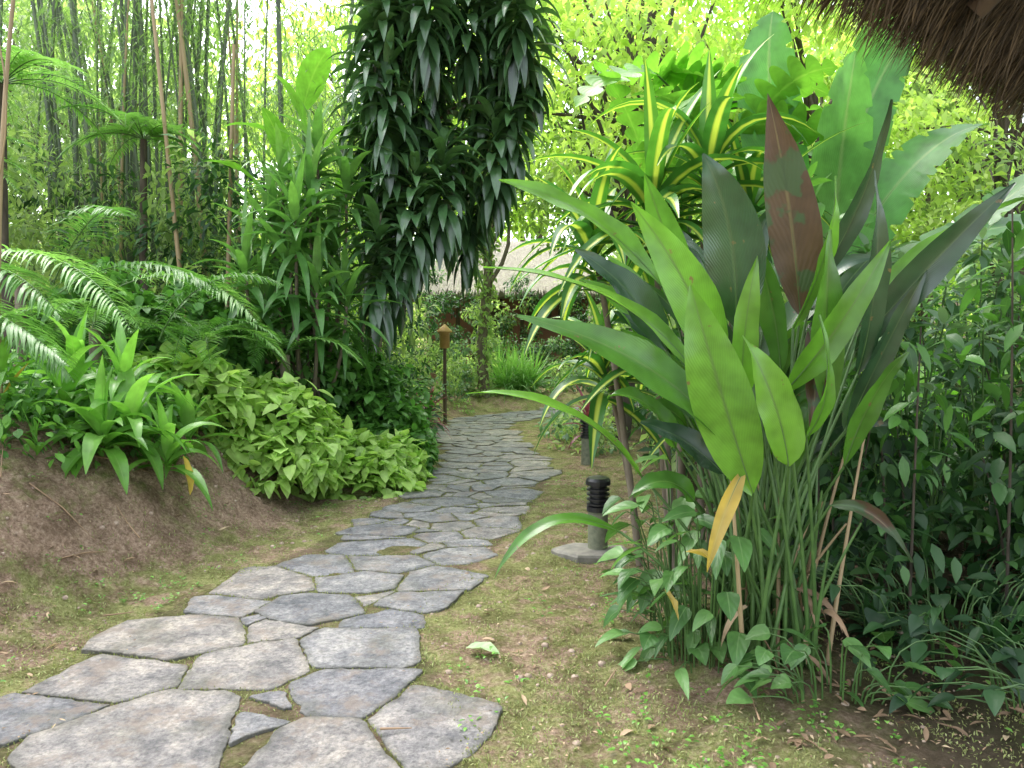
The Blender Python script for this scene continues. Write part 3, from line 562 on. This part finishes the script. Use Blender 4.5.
for (c, n, L) in [((-5.4, 8.0, 4.2), 16, 1.3), ((-4.6, 9.4, 4.0), 14, 1.1), ((-5.8, 7.4, 3.2), 14, 1.2)]:
    for i in range(n):
        a_ = i * 2.4 + U(-.3, .3); frond(mb, c, (math.cos(a_), math.sin(a_), U(.25, 1.1)), L * U(.7, 1.15), 1.6, 46, .2, .022, rr=.008, lo=.3, curl=U(-.6, .6))
    tube(mb, [(c[0], c[1], .5), (c[0] - .05, c[1], c[2] * .6), (c[0], c[1], c[2])], [.07, .05, .04], 9, 2)
mb.build("tree_fern", [m_fern, m_stalk, m_barkd])
mb = MB()   # broad bright leaves behind the dracaenas
for (x, y, z, dx, dz) in [(-2.4, 8.8, 3.9, -.2, 1), (-2.2, 8.8, 3.7, .6, .8), (-2.7, 8.9, 3.8, -.7, .7), (-2.5, 9, 4.2, .3, .9), (-2.9, 8.8, 3.2, -.6, .9), (-2.1, 9, 3.2, .4, 1), (-2.6, 8.7, 3.4, -.1, 1)]:
    tube(mb, bez((-2.5, 9.1, .8), (-2.5, 9.1, z * .8), (x, y, z), 6), .018, 6, 1); leaves(mb, [(x, y, z)], [(dx, -.3, dz)], [U(.7, 1.0)], [U(.26, .34)], 1.3, P_ell, 10, 5, .15, rnd=U(.4, 1), roll=U(-.5, .5), wave=.08)
mb.build("heliconia_plant", [m_philo, m_stalk])

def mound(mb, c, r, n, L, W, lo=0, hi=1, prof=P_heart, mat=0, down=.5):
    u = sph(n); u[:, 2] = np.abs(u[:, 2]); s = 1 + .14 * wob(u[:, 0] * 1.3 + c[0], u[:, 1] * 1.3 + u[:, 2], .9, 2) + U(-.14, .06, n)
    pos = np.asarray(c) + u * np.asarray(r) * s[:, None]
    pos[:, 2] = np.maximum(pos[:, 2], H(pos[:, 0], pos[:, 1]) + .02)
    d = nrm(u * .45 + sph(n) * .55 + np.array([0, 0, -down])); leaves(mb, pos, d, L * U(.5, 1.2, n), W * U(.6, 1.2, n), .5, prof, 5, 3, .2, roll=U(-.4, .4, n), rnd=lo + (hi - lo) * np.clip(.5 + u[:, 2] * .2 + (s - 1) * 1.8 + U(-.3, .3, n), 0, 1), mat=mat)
mb = MB()
for (x, y, r, h, n) in [(-2.5, 7.0, .85, .66, 1000), (-1.8, 7.4, .78, .64, 1000), (-2.95, 6.5, .6, .58, 700), (-2.25, 6.7, .6, .5, 800), (-1.45, 7.8, .5, .54, 600)]:
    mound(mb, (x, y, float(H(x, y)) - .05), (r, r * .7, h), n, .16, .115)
mb.build("lime_groundcover_bush", [m_lime])
mb = MB()
for (x, y, r, h, n) in [(-1.75, 8.6, .66, 1.5, 2100), (-1.4, 8.3, .48, .9, 1200), (-2.5, 8.3, .7, 1.25, 1800), (-3.3, 7.7, .7, 1.15, 1500), (-1.5, 9.2, .5, 1.0, 900), (-4.1, 7.4, .7, 1.2, 1300)]:
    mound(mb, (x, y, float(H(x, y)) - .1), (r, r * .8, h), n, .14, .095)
mb.build("vine_covered_bush", [m_dkcov])

# ------------------------------------------------------------------ tall dracaena over the path
mb = MB(); root = np.array([-1.75, 9.0, .4])
heads = [(-1.29, 5.75), (-.71, 5.9), (-.14, 5.65), (.2, 5.15), (-1.5, 5.0), (-.94, 5.1), (-.37, 5.0), (.02, 4.5), (-1.35, 4.4), (-.66, 4.4), (-.2, 4.0), (-1.3, 3.75), (-.75, 3.6), (-1.6, 3.2), (-1.25, 3.0), (-.55, 3.4), (-1.05, 4.7), (-.5, 5.5), (-.95, 4.0), (-.4, 3.9), (-1.45, 2.7), (-1.4, 5.4), (-.1, 5.05), (-1.6, 4.0), (-1.65, 4.6), (-1.05, 3.3), (.05, 5.5), (-.9, 5.5), (-1.1, 6.2), (-.3, 6.2)]
for (x, z) in heads:
    y = 8.6 + U(-.55, .35); hub = np.array([-1.2 + (x + 1.2) * .5, 8.85, z * .75 + 1.2]); q = np.array([x, y, z])
    tube(mb, bez(root + rng.normal(size=3) * .06, (root[0] + .3, root[1], hub[2]), hub, 8), np.linspace(.03, .02, 8), 7, 1); tube(mb, bez(hub, (hub + q) / 2 + [0, 0, .3], q, 6), np.linspace(.02, .015, 6), 6, 1)
    rosette(mb, q, 60, .55, .115, .9, 60, -70, 1.7, P_lance, 8, .35, cross=3)
mb.build("dracaena_tree", [m_drac, m_bark])
mb = MB()
for (x, z, n) in [(-2.15, 3.15, 34), (-2.55, 2.75, 30), (-1.95, 2.65, 30), (-2.3, 2.35, 28), (-2.75, 2.3, 26), (-2.0, 2.1, 24), (-2.5, 3.3, 24), (-2.2, 2.8, 28), (-1.8, 3.2, 24), (-2.6, 2.0, 24), (-1.75, 2.0, 24), (-2.1, 3.6, 26)]:
    y = 7.9 + U(-.3, .3); tube(mb, bez((-2.3 + U(-.2, .2), 8.2, .6), (x, y, 1.2), (x, y, z), 8), np.linspace(.025, .016, 8), 6, 1)
    rosette(mb, (x, y, z), n, .7, .1, .45, 85, -30, 1.3, P_strap, 8, .35)
mb.build("dracaena_plant", [m_drac2, m_bark])

# ------------------------------------------------------------------ bamboo
mb = MB()
for i in range(56):
    x, y = random.uniform(-6.8, -4.2) if i < 40 else random.uniform(-8, -2.4), random.uniform(10.2, 12.5); h = random.uniform(7, 10); lx = random.uniform(-.6, .7); r = random.uniform(.018, .05); z0 = float(H(x, y)) - .1
    K = 26; t = np.linspace(0, 1, K); pts = np.stack([x + lx * t ** 2 * 1.8, np.full(K, y) + random.uniform(-.5, .3) * t, z0 + h * t], 1); rad = r * (1 - .6 * t) * (1 + .12 * (np.arange(K) % 2))
    tube(mb, pts, rad, 7, 2 if random.random() < .12 else 1)
for (x, z0_, x1, z1) in [(-3.5, .9, -3.3, 5), (-3.9, .9, -4.3, 6)]:
    tube(mb, [(x, 9, z0_), ((x + x1) / 2, 9, (z0_ + z1) / 2), (x1, 9, z1)], [.03, .026, .02], 7, 2)
NC = 500; n = 52000; cc = np.stack([U(-9, -1.9, NC), U(9.3, 13, NC), U(2.2, 8.6, NC)], 1); k = rng.integers(0, NC, n)
p = cc[k] + rng.normal(size=(n, 3)) * [.33, .33, .28]; q = U(0, 1, NC)
leaves(mb, p, nrm(sph(n) * [1, 1, .4] + [0, 0, -.5]), U(.1, .2, n), U(.014, .028, n), .7, P_small, 2, 2, rnd=np.clip(q[k] * .6 + U(0, .4, n), 0, 1), mat=0)
mb.build("bamboo_clump", [m_bamb, m_culm, m_culmt])

mb = MB(); tube(mb, bez((-3.4, 4.9, .8), (-3.42, 4.9, 2.4), (-3.2, 4.95, 4.0), 12), np.linspace(.018, .012, 12), 7)
tube(mb, bez((-3.4, 4.9, 2.4), (-3.15, 4.8, 2.9), (-3.25, 4.8, 3.4), 6), .006, 5)
mb.build("dry_stem", [m_culmt])

# ------------------------------------------------------------------ middle distance
mb = MB()
for (cx, cy, rx, ry, n, zh) in [(-4.8, 9.6, 1.8, 1.0, 54, 2.6), (-2.4, 10.2, 1.1, .8, 30, 2.2), (-2.9, 13.5, 1.2, 1.5, 34, 1.5), (-4.8, 16, 2.0, 2, 40, 3), (2.6, 9.5, 1.0, 1.6, 38, 2.4), (4.6, 10, 1.6, 2, 42, 2.4), (-7.5, 9, 2, 2, 46, 3.4), (1.9, 7.2, .5, .8, 24, 1.9), (2.6, 12.6, 1.0, .8, 24, 1.3)]:
    for _ in range(n):
        x = cx + U(-rx, rx); y = cy + U(-ry, ry); z = float(H(x, y)) + U(.1, 1) * zh
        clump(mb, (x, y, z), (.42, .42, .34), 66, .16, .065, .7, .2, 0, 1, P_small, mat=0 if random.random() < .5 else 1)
mb.build("understory_shrubs", [m_und, m_far])
mb = MB()
for (cx, cy, rx, ry, n, zh, dk) in [(-1.95, 12.2, .6, 1.2, 32, .7, 0), (1.0, 10.5, .35, .9, 12, .3, 0), (-2.0, 15.8, 1.0, .8, 34, 1.1, 0), (1.0, 12.2, .3, .4, 8, .2, 0), (-3.2, 11.4, .8, .6, 20, 1.0, 0), (-1.6, 19.4, 1.4, .6, 44, 2.3, 1), (.5, 19.8, 1.2, .5, 30, 1.3, 1), (2.6, 20.4, 1.0, .5, 30, 2.6, 1), (-1.2, 20.8, 1.6, .3, 44, 3.0, 1), (-1.1, 17.0, .5, .4, 16, .8, 0), (.6, 21, .5, .2, 9, 3.0, 1), (1.9, 21, .4, .2, 12, 3.0, 1), (1.6, 18, .8, .4, 18, .8, 0)]:
    for _ in range(n):
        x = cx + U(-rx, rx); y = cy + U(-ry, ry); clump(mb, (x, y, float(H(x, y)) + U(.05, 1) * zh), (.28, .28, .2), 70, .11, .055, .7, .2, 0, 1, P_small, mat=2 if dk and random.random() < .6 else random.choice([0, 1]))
mb.build("border_shrubs", [m_grey, m_far, m_und])
mb = MB()
for (x, y) in [(-.1, 17.0), (.25, 17.2), (.5, 17.5), (-.3, 17.4), (.1, 17.7)]:
    rosette(mb, (x, y, float(H(x, y)) + .1), 130, 1.2, .03, .05, 85, 20, 1.3, P_strap, 7, .2, cross=3, lo=.3)
mb.build("ornamental_grass", [m_fern])
mb = MB()
for (x, y) in [(-1.3, 9.8), (-1.55, 10.3), (-1.2, 10.6), (-1.8, 10.0), (1.0, 9.8)]:
    rosette(mb, (x, y, float(H(x, y)) + .55), 26, .42, .055, .3, 75, -10, 1.2, P_strap, 6, .3); tube(mb, [(x, y, float(H(x, y)) - .05), (x, y, float(H(x, y)) + .55)], .012, 5, 1)
mb.build("cordyline_plant", [m_cord, m_bark])
mb = MB(); pts = np.array([(-.62, 16.6, 0), (-.68, 16.6, 1.4), (-.52, 16.6, 3.0), (-.66, 16.6, 5.0), (-.4, 16.6, 7.2), (.1, 16.6, 9)]); tube(mb, pts, [.15, .12, .11, .1, .09, .06], 9, 1)
for i in range(4): tube(mb, bez((-.55 + U(-.1, .1), 16.55, 2.8 + i * .6), (U(-1.6, .6), 16.4, 4 + i * .6), (U(-2.2, 1.6), 16.3, 5.2 + i * .7), 7), np.linspace(.05, .02, 7), 6, 1)
for k in range(30): clump(mb, (-.62 + U(-.1, .1), 16.5, .3 + k * .14), (.26, .26, .16), 24, .15, .09, .8, .3, .2, 1, P_small)
for k in range(80): clump(mb, (U(-3., 2.4), 16.5 + U(-1, 1), U(3.7, 9.4)), (.65, .65, .45), 80, .19, .09, .8, .3, .1, 1, P_small)
mb.build("slender_tree", [m_far, m_bark])

# ------------------------------------------------------------------ trees at the back
def tree(name, base, h, cc, cr, ncl, nl, mat, ls=.2, lw=.08, tr=.16, br=.4, p0=4):
    mb = MB(); base = np.asarray(base, float); base[2] = float(H(base[0], base[1])) - .1; top = np.array([cc[0], cc[1], cc[2]])
    pts = bez(base, (base[0] + U(-.4, .4), base[1], h * .5), top, 10); tube(mb, pts, np.linspace(tr, tr * .35, 10), 9, 1)
    for _ in range(ncl):
        u = sph(1)[0] * U(.45, 1); q = top + u * np.asarray(cr); s = pts[random.randint(p0, 8)]
        if random.random() < br: tube(mb, bez(s, (s + q) / 2 + [U(-.4, .4), 0, U(-.2, .5)], q, 7), np.linspace(tr * .3, .008, 7), 5, 1)
        clump(mb, q, (U(.5, .9), U(.5, .9), U(.25, .5)), nl, ls, lw, .8, .15, 0, 1, P_small, cross=2)
    mb.build(name, [mat, m_barkd])
tree("tree", (1.6, 11, 0), 6, (1.7, 11, 6.0), (2.7, 2, 2.8), 100, 90, m_farY, .18, .075)
tree("tree", (4.6, 12, 0), 6, (4.8, 12, 5.4), (3, 2.4, 3.2), 115, 90, m_farY, .2, .08)
tree("tree", (8.5, 13, 0), 7, (8.5, 13, 5.5), (3.4, 2.6, 3.6), 90, 80, m_far, .22, .09)
tree("tree", (3.2, 18.5, 0), 8, (1.8, 18, 7.6), (3.6, 2.2, 3.8), 100, 90, m_farY, .25, .1)
tree("tree", (-3, 17, 0), 8, (-3, 17, 7), (3, 2.5, 3.8), 100, 90, m_farY, .25, .1)
tree("tree", (7, 19, 0), 8, (7, 19, 7), (4, 2.5, 4.5), 90, 90, m_farY, .28, .12)
tree("tree", (-9, 16, 0), 8, (-9, 16, 6), (3.6, 2.5, 4.5), 90, 90, m_far, .25, .1)
tree("added_shade_tree", (5.6, 6.8, 0), 5, (3.6, 4.4, 5.6), (2.4, 2.0, .8), 75, 80, m_und, .3, .14, .14, .5, 7)  # out-of-view canopy added to block sky light over the lower right
mb = MB()
for _ in range(1050):
    a_ = random.uniform(-1.0, 1.0); r = random.uniform(23, 33); x, y = r * math.sin(a_), r * math.cos(a_)
    if abs(x + .3) < 3.4 and r < 28.5: continue
    z = float(H(x, y)) + random.uniform(0, 1) ** 1.15 * 10.5
    clump(mb, (x, y, z), (1.1, 1.1, .8), 70, .44, .2, .7, .2, 0, 1, P_small, cross=2, mat=0 if (math.sin(a_ * 9) > .3) else 1)
for _ in range(50):
    a_ = random.uniform(-1.0, 1.0); r = random.uniform(23, 32); x, y = r * math.sin(a_), r * math.cos(a_)
    if abs(x + .3) < 4 and r < 28.5: continue
    tube(mb, [(x, y, float(H(x, y))), (x + U(-.5, .5), y, 5), (x + U(-1, 1), y, 10)], [.18, .14, .06], 7, 2)
mb.build("background_trees", [m_far, m_farY, m_barkd])

# ------------------------------------------------------------------ distant thatched hut with terracotta wall
def empty(name, loc=(0, 0, 0)):
    e = bpy.data.objects.new(name, None); e.location = loc; scene.collection.objects.link(e); return e
def pyd(name, V, F, mat, parent=None):
    me = bpy.data.meshes.new(name); me.from_pydata(V, [], F); me.update(); me.materials.append(mat); o = bpy.data.objects.new(name, me); scene.collection.objects.link(o)
    if parent: o.parent = parent
    return o
def box(name, x0, x1, y0, y1, z0, z1, mat, parent=None, bev=.01):
    V = [(x, y, z) for z in (z0, z1) for y in (y0, y1) for x in (x0, x1)]
    o = pyd(name, V, [(0, 2, 3, 1), (4, 5, 7, 6), (0, 1, 5, 4), (2, 6, 7, 3), (0, 4, 6, 2), (1, 3, 7, 5)], mat, parent)
    b = o.modifiers.new("b", 'BEVEL'); b.width = bev; b.segments = 2; return o
hut = empty("thatched_hut")
m, nt, N, Lk, bs = newmat("terracotta_plaster"); r = ramp(N, [(.24, .1, .08), (.35, .17, .13)]); Lk.new(noise(N, Lk, 3, 6), r.inputs[0]); Lk.new(r.outputs[0], bs.inputs[0]); bs.inputs["Roughness"].default_value = .9; m_terra = m
gz = float(H(0, 23))
box("wall", -2.6, 2.3, 22.6, 26, gz - .5, 3.2, m_terra, hut); box("door", -1.2, -.3, 22.55, 22.597, gz, 2.8, m_wood, hut)
for x in (.5, 1.4): box("window_frame", x, x + .7, 22.54, 22.596, 2.1, 2.8, m_wood, hut)
for x in (-3.0, -1.6, .3, 1.8, 2.8): box("post", x - .06, x + .06, 21.9, 22.02, gz - .5, 3.1, m_wood, hut)
mb = MB()
ex0, ex1, ey0, ey1, ez, rz = -3.3, 3.0, 21.4, 27.2, 3.0, 4.7
V = [(ex0, ey0, ez), (ex1, ey0, ez), (ex1, ey1, ez), (ex0, ey1, ez), (-1.6, 24.3, rz), (1.3, 24.3, rz)]
pyd("roof", V + [(v_[0], v_[1], v_[2] - .25) for v_ in V[:4]], [(0, 1, 5, 4), (1, 2, 5), (2, 3, 4, 5), (3, 0, 4), (6, 7, 1, 0), (7, 8, 2, 1), (9, 6, 0, 3), (9, 8, 7, 6)], m_thatchf, hut)
n = 7000; t = U(0, 1, n); s_ = U(0, 1, n) ** .7; xx = ex0 + (ex1 - ex0) * t; rx_ = -1.6 + 2.9 * t; P = np.stack([xx * s_ + rx_ * (1 - s_), ey0 * s_ + 24.3 * (1 - s_), ez * s_ + rz * (1 - s_) + .02], 1)
leaves(mb, P, nrm(np.stack([(xx - rx_) * .3, np.full(n, -3.1), np.full(n, -1.75)], 1) + rng.normal(size=(n, 3)) * .12), U(.3, .6, n), U(.02, .05, n), .3, P_strap, 2, 2)
mb.build("roof_straw", [m_thatchf], parent=hut)
lamp = MB(); lz = float(H(-1.2, 13.2)); tube(lamp, [(-1.2, 13.2, lz - .1), (-1.2, 13.2, 1.35)], [.035, .03], 8, 0); tube(lamp, [(-1.2, 13.2, 1.35), (-1.2, 13.2, 1.37), (-1.2, 13.2, 1.62), (-1.2, 13.2, 1.64), (-1.2, 13.2, 1.66), (-1.2, 13.2, 1.78)], [.05, .09, .09, .14, .14, .01], 10, 1)
lamp.build("garden_lamp", [m_wood, plain("lamp_amber", (.35, .2, .06), (.5, .3, .1), 10, .5)])

# ------------------------------------------------------------------ bollard lights
m_black = plain("black_metal", (.008, .008, .009), (.02, .02, .022), 30, .35, .05)
m_post = plain("olive_post", (.1, .11, .07), (.19, .2, .13), 25, .7, .3)
m_slab = plain("slab_stone", (.13, .125, .105), (.26, .24, .2), 12, .85, .6)
def bollard(x, y, slab):
    z = float(H(x, y)); e = empty("bollard_light")
    a = MB(); tube(a, [(x, y, z - .05), (x, y, z + .02), (x, y, z + .32)], [.08, .07, .07], 20); a.build("post", [m_post], parent=e)
    b = MB(); hs = [(.32, .07), (.322, .08), (.355, .08), (.36, .055)]
    for k in range(4): q = .365 + k * .034; hs += [(q, .055), (q + .002, .08), (q + .014, .08), (q + .018, .055)]
    hs += [(.505, .055), (.507, .087), (.535, .087), (.555, .073), (.565, .03), (.567, .002)]
    tube(b, [(x, y, z + q[0]) for q in hs], [q[1] for q in hs], 24); b.build("lamp_head", [m_black], smoothf=False, parent=e)
    if slab:
        V = []; n = 13
        for zz, s_ in ((z - .04, 1), (z + .04, 1), (z + .055, .94)):
            for k in range(n): a_ = k * 6.283 / n; rr = s_ * (1 + .1 * math.sin(k * 2.3) + .06 * math.sin(k * 5.1)); V.append((x - .05 + .27 * rr * math.cos(a_), y - .02 + .16 * rr * math.sin(a_), zz + .006 * math.sin(k * 1.7)))
        F = [(r_ * n + k, r_ * n + (k + 1) % n, (r_ + 1) * n + (k + 1) % n, (r_ + 1) * n + k) for r_ in range(2) for k in range(n)] + [tuple(range(2 * n, 3 * n))]
        pyd("stone_base", V, F, m_slab, e)
bollard(.6, 5.1, True); bollard(.9, 8.8, False)

# ------------------------------------------------------------------ near thatched eave (upper right)
shel = empty("thatched_shelter")
A_ = np.array([.77, 1.98, 2.5]); dirv = nrm(np.array([1.44, 1.22, 0])); inw = np.array([.646, -.763, 0])
up = nrm(inw * .78 + np.array([0, 0, .62]))
nrmv = nrm(np.cross(dirv, up)); nrmv = nrmv if nrmv[2] > 0 else -nrmv
s0, s1, w_ = -.2, 6.5, 3.6
V = []
for dz in (0, .22):
    for (s_, t_) in ((s0, 0), (s1, 0), (s1, w_), (s0, w_)): V.append(tuple(A_ + dirv * s_ + up * t_ + nrmv * dz))
pyd("roof_bed", V, [(0, 1, 2, 3), (7, 6, 5, 4), (0, 4, 5, 1), (1, 5, 6, 2), (2, 6, 7, 3), (3, 7, 4, 0)], m_thatch, shel)
mb = MB(); n = 30000; s_ = U(s0, s1, n); k = U(0, 1, n) ** 2
P = A_ + dirv * s_[:, None] + up * (k * .9 + .02)[:, None] + nrmv * np.where(k < .04, U(-.02, .24, n), np.where(U(0, 1, n) < .5, -.01, .23))[:, None]
leaves(mb, P, nrm(-up + rng.normal(size=(n, 3)) * .26), U(.05, .22, n), U(.003, .009, n), .6, P_strap, 3, 2, rnd=U(0, 1, n))
n = 1500; s_ = np.full(n, s0) + U(-.02, .05, n); P = A_ + dirv * s_[:, None] + up * U(0, 2.5, n)[:, None] + nrmv * U(-.02, .22, n)[:, None]
leaves(mb, P, nrm(-dirv * .8 - up + rng.normal(size=(n, 3)) * .2), U(.08, .2, n), U(.003, .009, n), .6, P_strap, 3, 2)
m_str = G_("straw_strand", [(.025, .016, .01), (.08, .055, .032), (.18, .13, .08)], .9, .1, None)
mb.build("straw_fringe", [m_str], parent=shel)
mb = MB()
for s_ in np.arange(s0 + .3, s1, .7): tube(mb, [A_ + dirv * s_ + up * .12 - nrmv * .05, A_ + dirv * s_ + up * w_ - nrmv * .05], .035, 8)
for t_ in (.6, 3.2): tube(mb, [A_ + dirv * s0 + up * t_ - nrmv * .12, A_ + dirv * s1 + up * t_ - nrmv * .12], .05, 8)
for s_ in (2.6, 6.2):
    q = A_ + dirv * s_ + up * .6 - nrmv * .14; tube(mb, [(q[0], q[1], 0), tuple(q)], .07, 10)
for s_ in (-.1, 2.6, 6.2):
    q = A_ + dirv * s_ + up * 3.2 - nrmv * .14; tube(mb, [(q[0], q[1], 0), tuple(q)], .07, 10)
mb.build("timber_frame", [m_wood], parent=shel)

# ------------------------------------------------------------------ light
w = bpy.data.worlds.new("World"); scene.world = w; w.use_nodes = True; N = w.node_tree.nodes; Lk = w.node_tree.links
sky = N.new("ShaderNodeTexSky"); sky.sky_type = 'NISHITA'; sky.sun_disc = False; sky.sun_elevation = math.radians(58); sky.sun_rotation = math.radians(-35); sky.dust_density = 3; sky.air_density = 1.3
hs = N.new("ShaderNodeHueSaturation"); hs.inputs["Saturation"].default_value = .35; hs.inputs["Value"].default_value = 5.2
Lk.new(sky.outputs[0], hs.inputs["Color"]); Lk.new(hs.outputs[0], N["Background"].inputs[0]); N["Background"].inputs[1].default_value = .15
sl = bpy.data.lights.new("sun", 'SUN'); sl.energy = 1.8; sl.angle = math.radians(35); sl.color = (1, .98, .93)
so = bpy.data.objects.new("sun", sl); scene.collection.objects.link(so)
el, az = math.radians(58), math.radians(-35)
so.rotation_euler = Vector((math.sin(az) * math.cos(el), math.cos(az) * math.cos(el), math.sin(el))).to_track_quat('Z', 'Y').to_euler()

cam = bpy.data.cameras.new("camera"); co = bpy.data.objects.new("camera", cam); scene.collection.objects.link(co)
co.location = (0, 0, 1.5); co.rotation_euler = (math.radians(86.6), 0, 0); cam.lens = 26; cam.sensor_width = 36; cam.clip_end = 600; cam.clip_start = .05
scene.camera = co
scene.view_settings.view_transform = 'Standard'; scene.view_settings.look = 'None'; scene.view_settings.exposure = 0
